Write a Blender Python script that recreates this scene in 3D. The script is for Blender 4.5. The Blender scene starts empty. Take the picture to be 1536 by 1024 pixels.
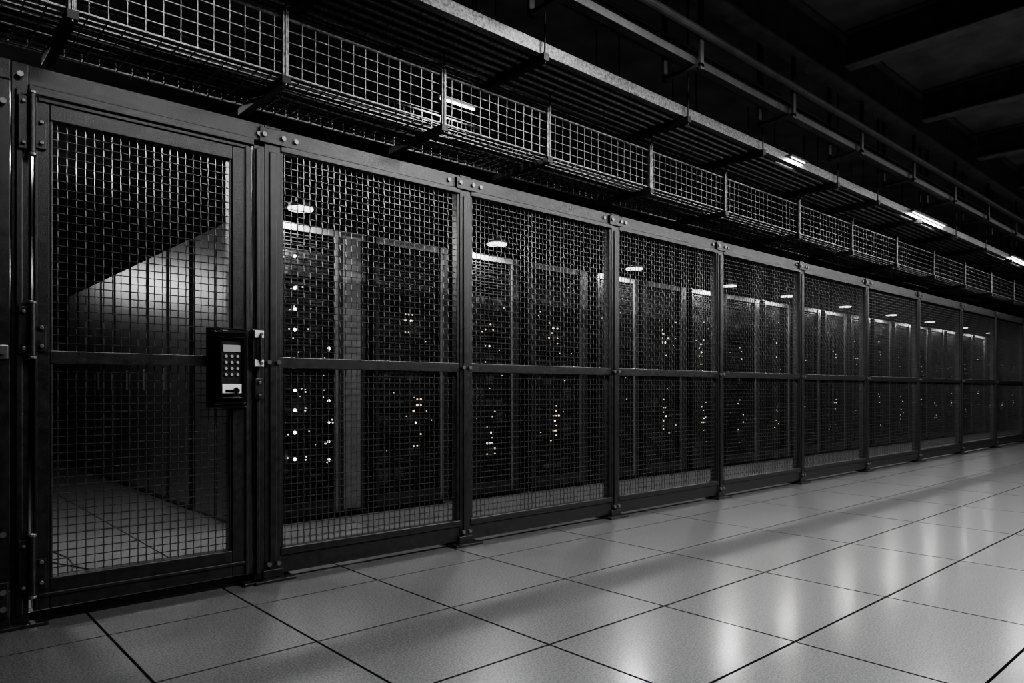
import bpy, math, random
from mathutils import Vector, Matrix
S = 1.1   # design unit (camera height) in metres
random.seed(7)
scene = bpy.context.scene
try:
    scene.view_settings.look = 'AgX - High Contrast'
except Exception as e:
    print('look', e)

# ------------------------------------------------------------------ materials
def mat(name, base=0.05, rough=0.5, metal=0.0, noise=0.0, nscale=40, bump=0.0, bscale=300, rvar=0.0, tint=(1,1,1), spec=0.5):
    m = bpy.data.materials.new(name); m.use_nodes = True
    nt = m.node_tree; b = nt.nodes['Principled BSDF']
    col = (base*tint[0], base*tint[1], base*tint[2], 1)
    b.inputs['Base Color'].default_value = col
    b.inputs['Roughness'].default_value = rough
    b.inputs['Metallic'].default_value = metal
    b.inputs['Specular IOR Level'].default_value = spec
    tc = nt.nodes.new('ShaderNodeTexCoord')
    if noise > 0 or rvar > 0:
        n = nt.nodes.new('ShaderNodeTexNoise'); n.inputs['Scale'].default_value = nscale
        n.inputs['Detail'].default_value = 6
        nt.links.new(tc.outputs['Object'], n.inputs['Vector'])
        if noise > 0:
            r = nt.nodes.new('ShaderNodeValToRGB')
            r.color_ramp.elements[0].position = 0.3; r.color_ramp.elements[1].position = 0.7
            lo = max(0, 1-noise); hi = 1+noise
            r.color_ramp.elements[0].color = (col[0]*lo, col[1]*lo, col[2]*lo, 1)
            r.color_ramp.elements[1].color = (col[0]*hi, col[1]*hi, col[2]*hi, 1)
            nt.links.new(n.outputs['Fac'], r.inputs['Fac'])
            nt.links.new(r.outputs['Color'], b.inputs['Base Color'])
        if rvar > 0:
            mr = nt.nodes.new('ShaderNodeMapRange')
            mr.inputs['From Min'].default_value = 0.3; mr.inputs['From Max'].default_value = 0.7
            mr.inputs['To Min'].default_value = rough-rvar; mr.inputs['To Max'].default_value = rough+rvar
            nt.links.new(n.outputs['Fac'], mr.inputs['Value'])
            nt.links.new(mr.outputs['Result'], b.inputs['Roughness'])
    if bump > 0:
        n2 = nt.nodes.new('ShaderNodeTexNoise'); n2.inputs['Scale'].default_value = bscale
        nt.links.new(tc.outputs['Object'], n2.inputs['Vector'])
        bp = nt.nodes.new('ShaderNodeBump'); bp.inputs['Strength'].default_value = bump
        bp.inputs['Distance'].default_value = 0.002
        nt.links.new(n2.outputs['Fac'], bp.inputs['Height'])
        nt.links.new(bp.outputs['Normal'], b.inputs['Normal'])
    return m

def emat(name, col, strength):
    m = bpy.data.materials.new(name); m.use_nodes = True
    b = m.node_tree.nodes['Principled BSDF']
    b.inputs['Base Color'].default_value = (0.02,0.02,0.02,1)
    b.inputs['Emission Color'].default_value = (*col,1)
    b.inputs['Emission Strength'].default_value = strength
    return m

M_FR = mat('fence_powdercoat', 0.018, 0.34, 0.0, 0.3, 25, 0.6, 350, 0.06, spec=0.8)
M_WIRE = mat('mesh_wire_black', 0.10, 0.34, 0.6)
M_BOLT = mat('bolt_steel', 0.22, 0.35, 0.6)
M_BRIGHT = mat('bright_steel', 0.8, 0.4, 0.2)
M_TRAY = mat('tray_zinc', 0.18, 0.36, 0.7, 0.6, 60, 0.7, 200)
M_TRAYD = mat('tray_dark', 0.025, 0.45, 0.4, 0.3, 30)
M_CABLE = mat('cable_black', 0.02, 0.5)
M_RACK = mat('rack_black', 0.018, 0.34, 0.1, 0.2, 12, 0.1, 200)
M_RACKF = mat('rack_frame_grey', 0.11, 0.4, 0.2, 0.2, 12)
M_UNIT = mat('server_unit', 0.04, 0.4, 0.3, 0.3, 60)
M_UNIT2 = mat('server_vent', 0.012, 0.6)
M_PANEL = mat('locker_panel', 0.04, 0.33, 0.0, 0.15, 4, 0.35, 50, spec=0.8)
M_CEIL = mat('ceiling_dark', 0.12, 0.8, 0, 0.3, 3)
M_BEAM = mat('beam_steel', 0.04, 0.5, 0.1, 0.3, 8)
M_CBEAM = mat('ceiling_beam_steel', 0.11, 0.6, 0.1, 0.3, 8)
M_WALL = mat('wall_dark', 0.01, 0.85, 0, 0.2, 4)
M_PLAST = mat('keypad_plastic', 0.010, 0.18)
M_KEY = mat('keypad_key', 0.4, 0.4)
M_LABEL = mat('keypad_label', 0.9, 0.5)
M_LCD = mat('keypad_lcd', 0.4, 0.3)
M_LW = emat('led_white', (1,0.97,0.92), 4)
M_LS = emat('led_dim', (1,0.92,0.85), 1.0)
M_LO = emat('led_amber', (1,0.76,0.52), 1.4)
M_TUBE = emat('tube_glow', (1,1,1), 4.5)
M_DISC = emat('disc_glow', (1,1,1), 2.2)

# tile material
def tile_mat():
    m = bpy.data.materials.new('speckled_tile'); m.use_nodes = True
    nt = m.node_tree; b = nt.nodes['Principled BSDF']
    tc = nt.nodes.new('ShaderNodeTexCoord')
    n = nt.nodes.new('ShaderNodeTexNoise'); n.inputs['Scale'].default_value = 115; n.inputs['Detail'].default_value = 4
    n.inputs['Roughness'].default_value = 0.7
    nt.links.new(tc.outputs['Object'], n.inputs['Vector'])
    r = nt.nodes.new('ShaderNodeValToRGB'); cr = r.color_ramp
    cr.elements[0].position = 0.38; cr.elements[0].color = (0.05,0.05,0.0505,1)
    cr.elements[1].position = 0.5; cr.elements[1].color = (0.14,0.14,0.141,1)
    e = cr.elements.new(0.62); e.color = (0.21,0.21,0.212,1)
    nt.links.new(n.outputs['Fac'], r.inputs['Fac'])
    n3 = nt.nodes.new('ShaderNodeTexNoise'); n3.inputs['Scale'].default_value = 2.5; n3.inputs['Detail'].default_value = 5
    nt.links.new(tc.outputs['Object'], n3.inputs['Vector'])
    mx = nt.nodes.new('ShaderNodeMixRGB'); mx.blend_type = 'MULTIPLY'; mx.inputs['Fac'].default_value = 0.15
    nt.links.new(r.outputs['Color'], mx.inputs[1]); nt.links.new(n3.outputs['Fac'], mx.inputs[2])
    nt.links.new(mx.outputs['Color'], b.inputs['Base Color'])
    b.inputs['Roughness'].default_value = 0.36
    b.inputs['Specular IOR Level'].default_value = 1.0
    b.inputs['Coat Weight'].default_value = 0.75
    b.inputs['Coat Roughness'].default_value = 0.18
    bp = nt.nodes.new('ShaderNodeBump'); bp.inputs['Strength'].default_value = 0.08; bp.inputs['Distance'].default_value = 0.001
    nt.links.new(n.outputs['Fac'], bp.inputs['Height']); nt.links.new(bp.outputs['Normal'], b.inputs['Normal'])
    return m
M_TILE = tile_mat()
M_GAP = mat('tile_gap', 0.006, 0.9, spec=0.1)

# ------------------------------------------------------------------ mesh builder
class MB:
    def __init__(s): s.v=[]; s.f=[]; s.mi=[]; s.mats=[]
    def _m(s,m):
        if m not in s.mats: s.mats.append(m)
        return s.mats.index(m)
    def box(s,x0,x1,y0,y1,z0,z1,m):
        k=len(s.v); i=s._m(m)
        s.v += [(x0,y0,z0),(x1,y0,z0),(x1,y1,z0),(x0,y1,z0),(x0,y0,z1),(x1,y0,z1),(x1,y1,z1),(x0,y1,z1)]
        for f in ((0,3,2,1),(4,5,6,7),(0,1,5,4),(1,2,6,5),(2,3,7,6),(3,0,4,7)):
            s.f.append(tuple(k+a for a in f)); s.mi.append(i)
    def tube(s,pts,r,m,n=6,cap=True):
        i=s._m(m); k=len(s.v); N=len(pts)
        P=[Vector(p) for p in pts]
        for a,p in enumerate(P):
            d=(P[min(a+1,N-1)]-P[max(a-1,0)]).normalized()
            up=Vector((0,0,1)) if abs(d.z)<0.9 else Vector((1,0,0))
            u=d.cross(up).normalized(); w=u.cross(d).normalized()
            for q in range(n):
                t=2*math.pi*(q+0.5)/n
                s.v.append(tuple(p+u*(r*math.cos(t))+w*(r*math.sin(t))))
        for a in range(N-1):
            for q in range(n):
                q2=(q+1)%n
                s.f.append((k+a*n+q,k+a*n+q2,k+(a+1)*n+q2,k+(a+1)*n+q)); s.mi.append(i)
        if cap:
            s.f.append(tuple(k+q for q in range(n))[::-1]); s.mi.append(i)
            s.f.append(tuple(k+(N-1)*n+q for q in range(n))); s.mi.append(i)
    def make(s,name,parent=None,bevel=0.0,smooth=False,origin=None):
        me=bpy.data.meshes.new(name)
        ox,oy,oz = origin if origin else (0,0,0)
        me.from_pydata([((a-ox)*S,(b-oy)*S,(c-oz)*S) for a,b,c in s.v],[],s.f)
        for m in s.mats: me.materials.append(m)
        me.polygons.foreach_set('material_index',s.mi)
        if smooth: me.polygons.foreach_set('use_smooth',[True]*len(s.f))
        me.update()
        o=bpy.data.objects.new(name,me); scene.collection.objects.link(o)
        o.location=(ox*S,oy*S,oz*S)
        if bevel>0:
            b=o.modifiers.new('bevel','BEVEL'); b.width=bevel; b.segments=2; b.limit_method='ANGLE'
        if parent:
            o.parent=parent; o.matrix_parent_inverse=parent.matrix_world.inverted()
        return o

def empty(name,loc=(0,0,0)):
    e=bpy.data.objects.new(name,None); scene.collection.objects.link(e)
    e.location=tuple(c*S for c in loc); e.empty_display_size=0.1
    bpy.context.view_layer.update()
    return e

# ------------------------------------------------------------------ room shell
XL,XR,YN,YF,ZC = -2.2,24.0,-2.6,12.2,3.95
cols=[-2.2,-1.69,-1.09,-0.49,0.11,0.714,1.315,1.98,2.73,3.65,4.75,5.9]
while cols[-1]<XR-1.1: cols.append(cols[-1]+1.1)
cols.append(XR)
rows=[]
y=1.36
while y>YN: rows.insert(0,y); y-=0.63
rows.insert(0,YN)
y=1.99
while y<YF-0.3: rows.append(y); y+=0.64
rows.append(YF)
fl=MB()
fl.box(XL,XR,YN,YF,-0.1,-0.012,M_GAP)
g=0.0055
for i in range(len(cols)-1):
    for j in range(len(rows)-1):
        fl.box(cols[i]+g,cols[i+1]-g,rows[j]+g,rows[j+1]-g,-0.013,0.0,M_TILE)
fl.make('floor')
def simple(name,b,m):
    q=MB(); q.box(*b,m); return q.make(name)
c=MB(); c.box(XL,XR,YN,YF,ZC,ZC+0.1,M_CEIL)
c.make('ceiling')
simple('wall_left',(XL-0.1,XL,YN,YF,-0.1,ZC+0.1),M_WALL)
simple('wall_right',(XR,XR+0.1,YN,YF,-0.1,ZC+0.1),M_WALL)
simple('wall_back',(XL,XR,YF,YF+0.1,-0.1,ZC+0.1),M_WALL)
simple('wall_front',(XL,XR,YN-0.1,YN,-0.1,ZC+0.1),M_WALL)

# ------------------------------------------------------------------ fence
FY=3.634
posts=[1.5655,2.851,4.348,5.859,7.457,9.168,10.94,12.8,14.65,16.5,18.4,20.3,22.2,23.9]
PW=0.044; PD=0.085
SP=0.036
def wire_mesh(q,x0,x1,z0,z1,y,fine=True):
    nx=max(2,round((x1-x0)/SP)); nz=max(2,round((z1-z0)/SP))
    dx=(x1-x0)/nx; dz=(z1-z0)/nz; r=0.0027; am=0.0025
    xs=[x0+dx*i for i in range(nx+1)]; zs=[z0+dz*i for i in range(nz+1)]
    for a,x in enumerate(xs[1:-1]):
        if fine: pts=[(x,y+(am if (a+b)%2 else -am),z) for b,z in enumerate(zs)]
        else: pts=[(x,y+am,z0),(x,y+am,z1)]
        q.tube(pts,r,M_WIRE,4,False)
    for b,z in enumerate(zs[1:-1]):
        if fine: pts=[(x,y+(-am if (a+b)%2 else am),z) for a,x in enumerate(xs)]
        else: pts=[(x0,y-am,z),(x1,y-am,z)]
        q.tube(pts,r,M_WIRE,4,False)
def bolt(q,x,z,y,r=0.013):
    q.tube([(x,y+0.002,z),(x,y-0.012,z)],r,M_BOLT,6)
def post(q,x):
    q.box(x-PW,x+PW,FY,FY+PD,0.015,2.386,M_FR)
    q.box(x-PW*0.42,x+PW*0.42,FY-0.008,FY,0.05,2.25,M_FR)
    q.box(x-0.11,x+0.11,FY-0.05,FY+PD+0.05,0,0.016,M_FR)
    q.box(x-PW-0.012,x+PW+0.012,FY-0.012,FY+PD+0.012,0.016,0.06,M_FR)
    q.box(x-0.075,x+0.075,FY-0.012,FY-0.003,2.29,2.37,M_FR)
for n in range(len(posts)-1):
    xa,xb=posts[n],posts[n+1]
    E=empty('wire_mesh_fence_panel',(xa,FY,0))
    q=MB()
    post(q,xa)
    if n==len(posts)-2: post(q,xb)
    x0,x1=xa+PW,xb-PW
    q.box(x0,x1,FY+0.006,FY+0.075,2.272,2.382,M_FR)
    q.box(x0,x1,FY-0.006,FY+0.006,2.262,2.296,M_FR)
    q.box(x0,x1,FY+0.002,FY+0.07,1.118,1.176,M_FR)
    q.box(x0,x1,FY+0.004,FY+0.075,0.03,0.125,M_FR)
    q.box(x0,x1,FY-0.004,FY+0.06,0.125,0.165,M_FR)
    for (za,zb) in ((0.165,1.118),(1.176,2.262)):
        q.box(x0,x0+0.018,FY+0.006,FY+0.05,za,zb,M_FR)
        q.box(x1-0.018,x1,FY+0.006,FY+0.05,za,zb,M_FR)
    q.make('frame',E,0.004)
    b=MB()
    for z in (2.33,1.147,0.09):
        bolt(b,xa-0.052 if z>2 else xa-0.026,z,FY-0.012)
        bolt(b,xa+0.052 if z>2 else xa+0.026,z,FY-0.012)
    bolt(b,xa+0.13,2.335,FY+0.006); bolt(b,xb-0.13,2.335,FY+0.006)
    b.make('bolts',E)
    w=MB(); fine = xa<9
    wire_mesh(w,x0,x1,0.165,1.118,FY+0.03,fine); wire_mesh(w,x0,x1,1.176,2.265,FY+0.03,fine)
    w.make('mesh_infill',E)

# door frame + left solid panel
E=empty('door_frame',(0.43,FY,0))
q=MB()
q.box(0.43,0.492,FY-0.004,FY+PD,0.016,2.386,M_FR)
q.box(0.445,0.470,FY-0.016,FY-0.004,0.05,2.27,M_FR)
q.box(0.33,0.56,FY-0.05,FY+PD+0.05,0,0.016,M_FR)
q.box(1.462,1.5205,FY-0.002,FY+PD,0.016,2.27,M_FR)
q.box(1.472,1.492,FY-0.014,FY-0.002,0.05,2.25,M_FR)
q.box(1.40,1.50,FY-0.04,FY+PD+0.04,0,0.016,M_FR)
q.box(0.492,1.5205,FY,FY+0.08,2.295,2.386,M_FR)
q.box(0.492,1.462,FY-0.012,FY+0.02,2.262,2.30,M_FR)
q.box(0.492,1.462,FY+0.03,FY+0.08,0.0,0.045,M_FR)
q.make('jambs_and_header',E,0.004)
b=MB()
for z in (2.33,): 
    bolt(b,0.46,z,FY-0.016); bolt(b,1.49,z,FY-0.0)
b.make('bolts',E)
E=empty('steel_fence_end_panel',(0.0,FY,0))
q=MB()
q.box(-2.1,0.427,FY+0.01,FY+0.07,0.0,2.386,M_FR)
q.box(-2.1,0.427,FY-0.012,FY+0.01,2.30,2.386,M_FR)
q.box(-2.1,0.427,FY-0.012,FY+0.01,0.0,0.16,M_FR)
q.box(0.36,0.427,FY-0.008,FY+0.01,0.16,2.30,M_FR)
q.box(0.33,0.42,FY-0.02,FY-0.006,0.05,0.2,M_FR)
q.box(0.37,0.42,FY-0.018,FY-0.006,1.13,1.19,M_BOLT)
q.make('sheet',E,0.004)
b=MB()
for z in (0.09,0.16,0.4,2.2,1.16): bolt(b,0.40,z,FY-0.018)
b.make('bolts',E)

# door leaf
E=empty('wire_mesh_door',(0.5,FY,0))
dx0,dx1,dz0,dz1=0.508,1.449,0.06,2.252
mx0,mx1,mz0,mz1=0.567,1.350,0.19,2.165
q=MB()
yA,yB=FY-0.012,FY+0.05
q.box(dx0,mx0,yA,yB,dz0,dz1,M_FR); q.box(mx1,dx1,yA,yB,dz0,dz1,M_FR)
q.box(mx0,mx1,yA,yB,mz1,dz1,M_FR); q.box(mx0,mx1,yA,yB,dz0,mz0,M_FR)
q.box(mx0,mx1,yA,yB-0.01,1.118,1.172,M_FR)
q.box(dx0,dx0+0.014,yA-0.008,yA,dz0,dz1,M_FR); q.box(dx1-0.035,dx1-0.02,yA-0.008,yA,dz0,dz1,M_FR)
q.box(dx0+0.014,dx1-0.035,yA-0.008,yA,dz1-0.018,dz1,M_FR); q.box(dx0+0.014,dx1-0.035,yA-0.008,yA,dz0+0.055,dz0+0.07,M_FR)
q.box(mx0,mx0+0.012,yA+0.006,yB,mz0,mz1,M_FR); q.box(mx1-0.012,mx1,yA+0.006,yB,mz0,mz1,M_FR)
q.make('leaf_frame',E,0.004)
w=MB(); wire_mesh(w,mx0,mx1,mz0,1.118,FY+0.02); wire_mesh(w,mx0,mx1,1.172,mz1,FY+0.02); w.make('mesh_infill',E)
h=MB()
for zc,hh in ((2.13,0.125),(1.255,0.11),(0.255,0.125)):
    x=0.5
    h.tube([(x,FY-0.03,zc-hh),(x,FY-0.03,zc+hh)],0.015,M_FR,12)
    h.tube([(x,FY-0.03,zc+hh),(x,FY-0.03,zc+hh+0.012)],0.018,M_BOLT,12)
    h.tube([(x,FY-0.03,zc-hh-0.012),(x,FY-0.03,zc-hh)],0.018,M_BOLT,12)
    h.box(x+0.0,x+0.052,FY-0.026,FY-0.012,zc-hh*0.8,zc+hh*0.2,M_FR)
    h.box(x-0.048,x,FY-0.026,FY-0.016,zc-hh*0.9,zc+hh*0.9,M_FR)
    for dz in (-0.6,0.1): bolt(h,x+0.034,zc+dz*hh,FY-0.026,0.009)
    for dz in (-0.7,0.7): bolt(h,x-0.03,zc+dz*hh,FY-0.026,0.008)
h.make('hinges',E,0.002)
# latch
l=MB()
l.box(1.445,1.505,FY-0.035,FY-0.014,1.12,1.31,M_FR)
l.box(1.452,1.50,FY-0.045,FY-0.035,1.268,1.306,M_BRIGHT)
l.box(1.452,1.50,FY-0.045,FY-0.035,1.122,1.158,M_BRIGHT)
l.tube([(1.479,FY-0.05,1.15),(1.479,FY-0.05,1.28)],0.008,M_FR,8)
bolt(l,1.486,1.288,FY-0.045,0.009); bolt(l,1.486,1.14,FY-0.045,0.009)
l.box(1.462,1.505,FY-0.026,FY-0.014,0.955,1.06,M_FR)
bolt(l,1.483,0.975,FY-0.026,0.008); bolt(l,1.483,1.04,FY-0.026,0.008)
l.make('latch_plate',E,0.002)

# keypad lock
kx0,kx1,kz0,kz1=1.235,1.402,0.928,1.298
E=empty('keypad_lock',((kx0+kx1)/2,FY-0.03,1.12))
ky=FY-0.0125
q=MB()
q.box(kx0-0.016,kx1+0.016,ky-0.018,ky,kz0-0.016,kz1+0.014,M_PLAST)
q.make('backplate',E,0.008)
q=MB()
q.box(kx0,kx1,ky-0.06,ky-0.018,kz0,kz1,M_PLAST)
q.make('housing',E,0.016)
q=MB()
bx0,bx1,bz0,bz1=kx0+0.022,kx1-0.018,kz0+0.028,kz1-0.035
q.box(bx0,bx0+0.012,ky-0.078,ky-0.058,bz0,bz1,M_PLAST); q.box(bx1-0.012,bx1,ky-0.078,ky-0.058,bz0,bz1,M_PLAST)
q.box(bx0+0.012,bx1-0.012,ky-0.078,ky-0.058,bz1-0.012,bz1,M_PLAST); q.box(bx0+0.012,bx1-0.012,ky-0.078,ky-0.058,bz0,bz0+0.012,M_PLAST)
q.box(bx0+0.012,bx1-0.012,ky-0.066,ky-0.058,bz0+0.012,bz1-0.012,M_UNIT)
q.make('bezel',E,0.004)
q=MB()
fx0,fx1=bx0+0.022,bx1-0.020
q.box(fx0,fx1,ky-0.070,ky-0.065,1.19,1.225,M_LCD)
for r_ in range(4):
    for c_ in range(3):
        cx=fx0+(fx1-fx0)*(c_+0.5)/3; cz=1.168-0.03*r_
        q.tube([(cx,ky-0.065,cz),(cx,ky-0.073,cz)],0.0075,M_KEY,10)
q.box(fx0-0.004,fx1+0.006,ky-0.071,ky-0.065,0.985,1.032,M_LABEL)
q.make('keys_and_display',E,0.001)
q=MB()
q.tube([(fx0+0.062,ky-0.07,1.0),(fx0+0.062,ky-0.088,1.0)],0.015,M_PLAST,16)
q.box(fx0+0.004,fx0+0.066,ky-0.096,ky-0.084,0.989,1.004,M_PLAST)
q.make('turn_lever',E,0.004)

# ------------------------------------------------------------------ basket cable tray
E=empty('wire_basket_cable_tray',(0,3.36,2.55))
YF0,YB0,ZT,ZTT=3.36,3.87,2.55,2.83
X0,X1=-2.0,23.5
q=MB()
for z,r in ((ZT,0.007),(2.606,0.0034),(2.662,0.0034),(2.718,0.0034),(2.774,0.0034),(ZTT,0.0085)):
    for yy in (YF0,YB0): q.tube([(X0,yy,z),(X1,yy,z)],r,M_TRAY,6)
for k in range(1,10):
    yy=YF0+(YB0-YF0)*k/10
    q.tube([(X0,yy,ZT),(X1,yy,ZT)],0.004,M_TRAY,4)
x=X0
while x<X1:
    q.tube([(x,YF0,ZTT),(x,YF0,ZT-0.003),(x,YB0,ZT-0.003),(x,YB0,ZTT)],0.0033,M_TRAY,4)
    x+=0.072
q.make('wire_basket',E)
br=[-1.6,-0.5,0.6,1.505,2.464,3.325,4.42,5.47,6.80,8.03,9.31]
while br[-1]<22: br.append(br[-1]+1.3)
q=MB()
for x in br:
    q.box(x-0.022,x+0.022,YF0-0.03,YB0+0.03,ZT-0.05,ZT-0.012,M_TRAYD)
    q.box(x-0.016,x+0.016,YF0-0.022,YF0-0.010,ZT-0.05,ZTT+0.03,M_TRAY)
    q.tube([(x,YF0-0.0225,ZT-0.06),(x,YF0-0.0225,2.99)],0.006,M_TRAY,6)
    q.tube([(x,YB0+0.02,ZT-0.06),(x,YB0+0.02,ZC)],0.006,M_TRAYD,6)
q.make('hanger_brackets',E,0.002)
q=MB()
for k in range(7):
    yy=YF0+0.14+0.045*k; pts=[]
    ph=random.random()*6
    for i in range(120):
        xx=X0+(X1-X0)*i/119
        pts.append((xx,yy+0.012*math.sin(xx*2+ph),ZT+0.018+0.004*math.sin(xx*3+ph)))
    q.tube(pts,0.013,M_CABLE,6)
q.make('cables',E,smooth=True)

# ------------------------------------------------------------------ upper ladder tray with conduits
E=empty('ladder_cable_tray',(0,2.985,3.0))
Y0,Y1,ZL=2.985,3.54,3.0
q=MB()
q.box(X0,X1,Y0-0.012,Y0,ZL-0.045,ZL+0.03,M_TRAY)
q.box(X0,X1,Y0,Y0+0.04,ZL+0.02,ZL+0.03,M_TRAY)
q.box(X0,X1,Y0,Y0+0.04,ZL-0.045,ZL-0.037,M_TRAY)
q.box(X0,X1,Y1,Y1+0.012,ZL-0.045,ZL+0.03,M_TRAY)
x=X0+0.1
while x<X1:
    q.box(x-0.012,x+0.012,Y0,Y1,ZL-0.005,ZL+0.01,M_TRAY); x+=0.3
q.make('side_rails_and_rungs',E,0.002)
q=MB()
for k in range(6):
    yy=Y0+0.09+0.075*k
    q.tube([(X0,yy,ZL-0.03),(X1,yy,ZL-0.03)],0.017,M_TRAY,10)
q.make('conduits',E,smooth=True)
q=MB()
ub=[-1.4,0.2,1.6,2.90,4.33,5.38,6.76,7.70,8.9]
while ub[-1]<22: ub.append(ub[-1]+1.25)
for x in ub:
    q.box(x-0.022,x+0.022,Y0-0.05,Y1+0.06,ZL-0.095,ZL-0.05,M_TRAYD)
    for yy in (Y0-0.035,Y1+0.04): q.tube([(x,yy,ZL-0.11),(x,yy,ZC)],0.006,M_TRAYD,6)
q.make('trapeze_hangers',E,0.002)

# longitudinal strut / pipes above
E=empty('overhead_steel_channel',(0,2.7,3.3))
q=MB()
def ibeam(q,x0,x1,yc,z0,z1,w,m):
    q.box(x0,x1,yc-w/2,yc+w/2,z0,z0+0.02,m); q.box(x0,x1,yc-w/2,yc+w/2,z1-0.02,z1,m)
    q.box(x0,x1,yc-0.01,yc+0.01,z0+0.02,z1-0.02,m)
ibeam(q,X0,X1,2.86,3.24,3.36,0.08,M_BEAM)
q.box(X0,X1,2.66,2.72,3.12,3.17,M_BEAM)
q.tube([(X0,2.60,3.30),(X1,2.60,3.30)],0.03,M_BEAM,10)
q.make('channels',E,0.003)
q=MB()
x=-1.0
while x<22:
    q.box(x-0.02,x+0.02,2.615,2.635,3.08,ZC,M_BEAM)
    q.box(x-0.02,x+0.02,2.615,2.92,3.095,3.12,M_BEAM)
    q.box(x-0.02,x+0.02,2.90,2.92,3.095,ZC,M_BEAM)
    x+=1.25
q.make('hangers',E,0.002)
q=MB(); ibeam(q,XL,XR,2.62,3.55,ZC,0.14,M_CBEAM); q.make('ceiling_girder')
x=0.76
xs_=[-1.0]
while x<23: xs_.append(x); x+=1.75
for x in xs_:
    q=MB(); yl=(YN,2.545)
    q.box(x-0.07,x+0.07,yl[0],yl[1],3.66,3.68,M_CBEAM); q.box(x-0.07,x+0.07,yl[0],yl[1],ZC-0.02,ZC,M_CBEAM)
    q.box(x-0.012,x+0.012,yl[0],yl[1],3.68,ZC-0.02,M_CBEAM)
    q.make('ceiling_beam',None,0.003)

# ------------------------------------------------------------------ server cabinets
CY=5.12; CH=2.25
cab=[(2.0,2.97,0.27),(3.065,3.80,0.09),(3.99,4.658,0.11),(4.836,5.64,0.13),(5.80,6.50,0.1),(6.65,7.43,0.12),(7.56,8.2,0.1),(8.334,9.186,0.12)]
x=9.33
while x<22: cab.append((x,x+0.78,0.11)); x+=0.95
for ci,(a,b_,rs) in enumerate(cab):
    E=empty('server_cabinet',(a,CY,0))
    q=MB()
    d=0.95; ls=0.035
    q.box(a,a+0.02,CY,CY+d,0.03,CH,M_RACK); q.box(b_-0.02,b_,CY,CY+d,0.03,CH,M_RACK)
    q.box(a,b_,CY,CY+d,CH,CH+0.02,M_RACK); q.box(a,b_,CY+d-0.02,CY+d,0.03,CH,M_RACK)
    q.box(a+0.01,b_-0.01,CY+0.03,CY+d,0.0,0.03,M_RACK)
    q.make('shell',E,0.003)
    q=MB()
    q.box(a,a+ls,CY-0.03,CY,0.04,CH+0.005,M_RACK)
    q.box(b_-rs,b_,CY-0.03,CY,0.04,CH+0.005,M_RACK)
    q.box(b_-rs,b_-rs+0.02,CY-0.04,CY-0.03,0.04,CH,M_RACKF)
    if ci==0: q.box(b_-0.20,b_-0.05,CY-0.036,CY-0.03,0.06,CH-0.03,M_RACKF)
    q.box(a+ls,b_-rs,CY-0.03,CY,CH-0.045,CH+0.005,M_RACKF)
    q.box(a+ls,b_-rs,CY-0.03,CY,0.04,0.14,M_RACK)
    q.box(a+ls+0.01,a+ls+0.03,CY-0.055,CY-0.03,1.0,1.25,M_RACK)
    z=0.16
    while z<CH-0.06:
        q.box(a+ls,b_-rs,CY-0.016,CY-0.010,z,z+0.006,M_RACK); z+=0.028
    nv=int((b_-rs-a-ls)/0.05)
    for i in range(1,nv):
        xx=a+ls+(b_-rs-a-ls)*i/nv
        q.box(xx-0.004,xx+0.004,CY-0.012,CY-0.007,0.14,CH-0.045,M_RACK)
    q.make('front_door',E,0.0)
    q=MB()
    z=0.16
    while z<CH-0.1:
        hgt=random.choice((0.04,0.04,0.08,0.12))
        if z+hgt>CH-0.06: break
        yo=CY+0.05+random.choice((0,0,0.01,0.03))
        if random.random()<0.88:
            q.box(a+ls+0.02,b_-rs-0.01,yo,yo+0.6,z,z+hgt-0.006,M_UNIT)
            ww=(b_-rs-0.01-a-ls-0.02)
            for i in range(4):
                xx=a+ls+0.03+ww*(i+0.1)/4.2
                q.box(xx,xx+ww/5.5,yo-0.006,yo,z+0.008,z+hgt-0.014,M_UNIT2 if random.random()<0.7 else M_RACKF)
        z+=hgt
    q.make('server_units',E)
    q=MB()
    yl=CY-0.022
    def led(x,z,r,m): q.tube([(x,yl+0.008,z),(x,yl,z)],r,m,8)
    if ci==0:
        for z in (2.01,1.77,1.61,1.455,1.0,0.85,0.68,0.48):
            led(2.37,z,0.013,M_LW); 
            for k in range(3): led(2.37+random.uniform(-0.09,0.13),z+random.uniform(-0.015,0.015),0.006,M_LS)
        for z in (1.33,0.92,0.75,0.6,0.46):
            led(2.65,z,0.010,M_LW)
            for k in range(2): led(2.65+random.uniform(-0.05,0.04),z+random.uniform(-0.03,0.03),0.006,M_LS)
        for k in range(12): led(random.uniform(2.1,2.66),random.uniform(0.4,2.1),0.004,M_LS)
    else:
        w_=b_-rs-a-ls
        f = 1.0 if ci<7 else 0.5
        for (zc,zr,nn) in ((random.uniform(1.4,1.65),0.2,7),(random.uniform(0.6,0.8),0.22,11)):
            uc=random.uniform(0.35,0.6)
            for k in range(int(nn*f)):
                xx=a+ls+w_*min(0.95,max(0.05,uc+random.choice((-0.09,-0.03,0.03,0.09))))
                zz=zc+round(random.uniform(-zr,zr)/0.05)*0.05
                led(xx,zz,random.choice((0.006,0.007,0.010)),M_LO if random.random()<0.65 else M_LS)
            if f==1: led(a+ls+w_*uc,zc,0.008,M_LW)
        for k in range(int(9*f)):
            led(a+ls+w_*random.uniform(0.08,0.92),0.3+round(random.uniform(0,1.8)/0.04)*0.04,0.0045,M_LS)
    q.make('status_leds',E)

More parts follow.
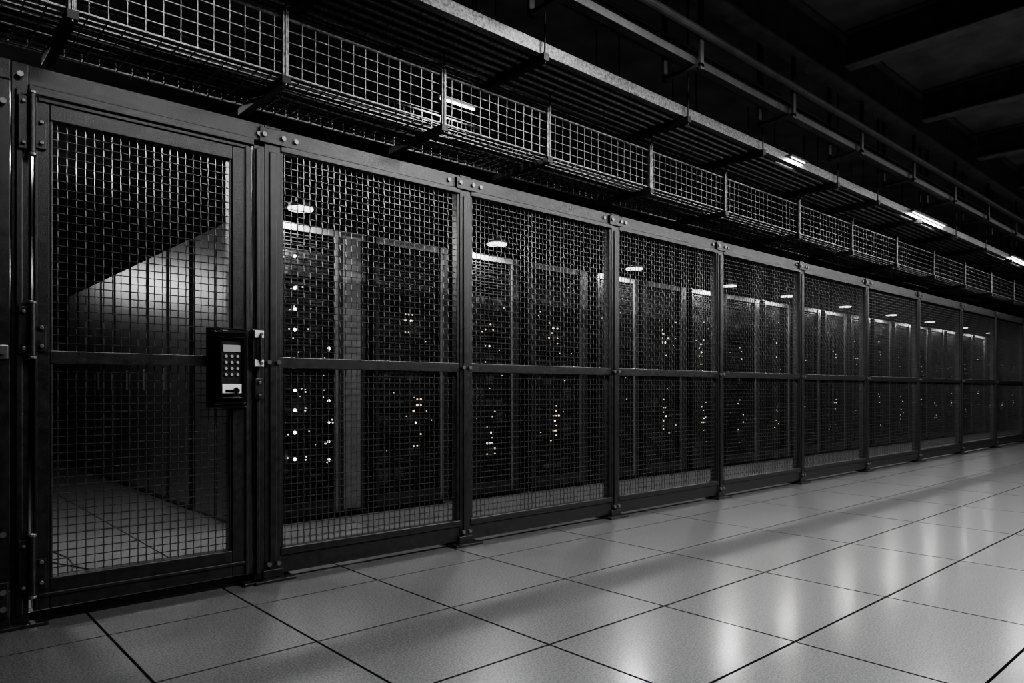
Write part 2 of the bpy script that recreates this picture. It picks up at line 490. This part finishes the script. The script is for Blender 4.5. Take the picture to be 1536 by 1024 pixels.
# perpendicular row of tall cabinets (side aisle)
y=5.14+0.96; k=0
Wc=0.62
while y+Wc<11.5:
    E=empty('tall_equipment_cabinet',(1.96,y,0))
    q=MB()
    q.box(1.98,2.9,y,y+Wc-0.006,0.0,CH,M_RACK)
    q.box(1.935,1.98,y+0.04,y+Wc-0.05,0.06,CH-0.01,M_PANEL)
    q.box(1.92,1.935,y+0.07,y+0.09,1.0,1.2,M_BOLT)
    q.make('cabinet_body',E,0.004)
    y+=Wc; k+=1
E=empty('cabinet_side_panels',(1.98,CY,0))
q=MB()
q.box(1.955,1.998,CY,CY+0.45,0.03,CH,M_PANEL); q.box(1.955,1.998,CY+0.50,CY+0.94,0.03,CH,M_PANEL)
q.box(1.97,1.998,CY,CY+0.95,0.0,0.03,M_RACK)
q.make('panels',E,0.004)

# loose cables on inner floor
E=empty('loose_floor_cables',(0.9,4.8,0))
q=MB()
for (sx,sy,ex,ey,amp,ph) in ((0.6,6.6,0.9,4.3,0.07,0.3),(0.9,5.9,0.75,4.2,0.06,3.0)):
    pts=[]
    for i in range(40):
        t=i/39
        pts.append((sx+(ex-sx)*t+amp*math.sin(t*7+ph),sy+(ey-sy)*t+amp*math.cos(t*5+ph),0.005))
    q.tube(pts,0.0035,M_CABLE,6)
q.make('cables',E,smooth=True)

# ------------------------------------------------------------------ lights
def area(name,loc,power,sx,sy=None,shape='RECTANGLE',parent=None,rot=(0,0,0)):
    L=bpy.data.lights.new(name,'AREA'); L.energy=power; L.shape=shape; L.size=sx*S
    if sy: L.size_y=sy*S
    o=bpy.data.objects.new(name,L); scene.collection.objects.link(o)
    o.location=tuple(c*S for c in loc); o.rotation_euler=rot
    if parent:
        bpy.context.view_layer.update()
        o.parent=parent; o.matrix_parent_inverse=parent.matrix_world.inverted()
    return o
for x in (0.42,2.32,4.21,6.18,8.10,9.61,11.5,13.4,15.3,17.3,19.3):
    E=empty('pendant_disc_lamp',(x,4.9,2.33))
    q=MB()
    q.tube([(x,4.9,2.325),(x,4.9,2.35)],0.10,M_RACK,24)
    q.tube([(x,4.9,2.35),(x,4.9,2.39)],0.05,M_RACK,16)
    q.tube([(x,4.9,2.39),(x,4.9,ZC)],0.008,M_RACK,6)
    q.make('housing',E)
    q=MB(); q.tube([(x,4.9,2.314),(x,4.9,2.325)],0.09,M_DISC,24); q.make('diffuser',E)
    area('disc_light',(x,4.9,2.311),20 if x<1 else (30 if x<9 else 18),0.16,shape='DISK',parent=E)
def linear(x,y,z,l,power,stem=True,em=True,th=1.0):
    E=empty('linear_light_fixture',(x,y,z))
    q=MB()
    q.box(x-l/2,x+l/2,y-0.06*th,y+0.06*th,z,z+0.05*th,M_BEAM)
    if stem:
        for dx in (-l*0.35,l*0.35): q.tube([(x+dx,y,z+0.05*th),(x+dx,y,ZC)],0.006,M_BEAM,6)
    q.make('housing',E,0.003)
    q=MB(); q.tube([(x-l/2+0.03,y,z-0.018*th),(x+l/2-0.03,y,z-0.018*th)],0.017*th,M_TUBE,10); q.make('tube',E)
    area('light',(x,y,z-0.04*th),power,l-0.05,0.1,parent=E)
# added lamps above the walkway, out of view, to light floor and fence
linear(1.3,1.8,3.4,0.9,36)
linear(3.5,1.8,3.4,0.9,62)
for x,p in ((1.0,6),(3.4,60),(5.6,130),(7.8,130),(10.2,120),(12.6,95),(15,70),(18,50),(21,30)):
    linear(x,0.9,3.45,1.1,p)
# tubes added as highlights on the ladder rail, then a lamp over the basket
linear(5.98,2.948,3.0,0.30,5,False,th=0.3)  # small glowing tube in place of a highlight on the rail
linear(9.2,2.948,3.0,1.1,20,False,th=0.4)  # longer glowing tube, stands for glare on the rail
linear(13.2,2.948,3.0,1.1,20,False,th=0.4)
linear(2.88,3.75,2.90,0.34,5,True,th=0.5)
# interior side aisle
linear(0.35,5.9,3.0,0.6,75)
# added unseen back-wall lamp for the hot spot on the cabinet panels
E=empty('added_hotspot_lamp',(0.3,YF-0.06,2.66))
q=MB()
q.box(0.12,0.48,YF-0.10,YF-0.001,2.5,2.82,M_RACK)
q.make('housing',E,0.004)
q=MB(); q.box(0.15,0.45,YF-0.108,YF-0.10,2.53,2.79,M_DISC); q.make('lens',E)
d=Vector((1.3,-4.5,-0.8))
rot=d.to_track_quat('-Z','Y').to_euler()
area('hotspot_light',(0.3,YF-0.17,2.66),17,0.3,0.26,parent=E,rot=rot)

w=bpy.data.worlds.new('w'); scene.world=w; w.use_nodes=True
w.node_tree.nodes['Background'].inputs[0].default_value=(0.01,0.01,0.01,1)

# ------------------------------------------------------------------ camera
cam=bpy.data.cameras.new('camera'); co=bpy.data.objects.new('camera',cam); scene.collection.objects.link(co)
cam.sensor_width=36; cam.lens=1069/1536*36; cam.shift_y=73/1536
co.location=(0,0,S)
th=math.atan2(958,1069)
co.rotation_euler=(math.pi/2,0,-th)
cam.clip_start=0.05
scene.camera=co
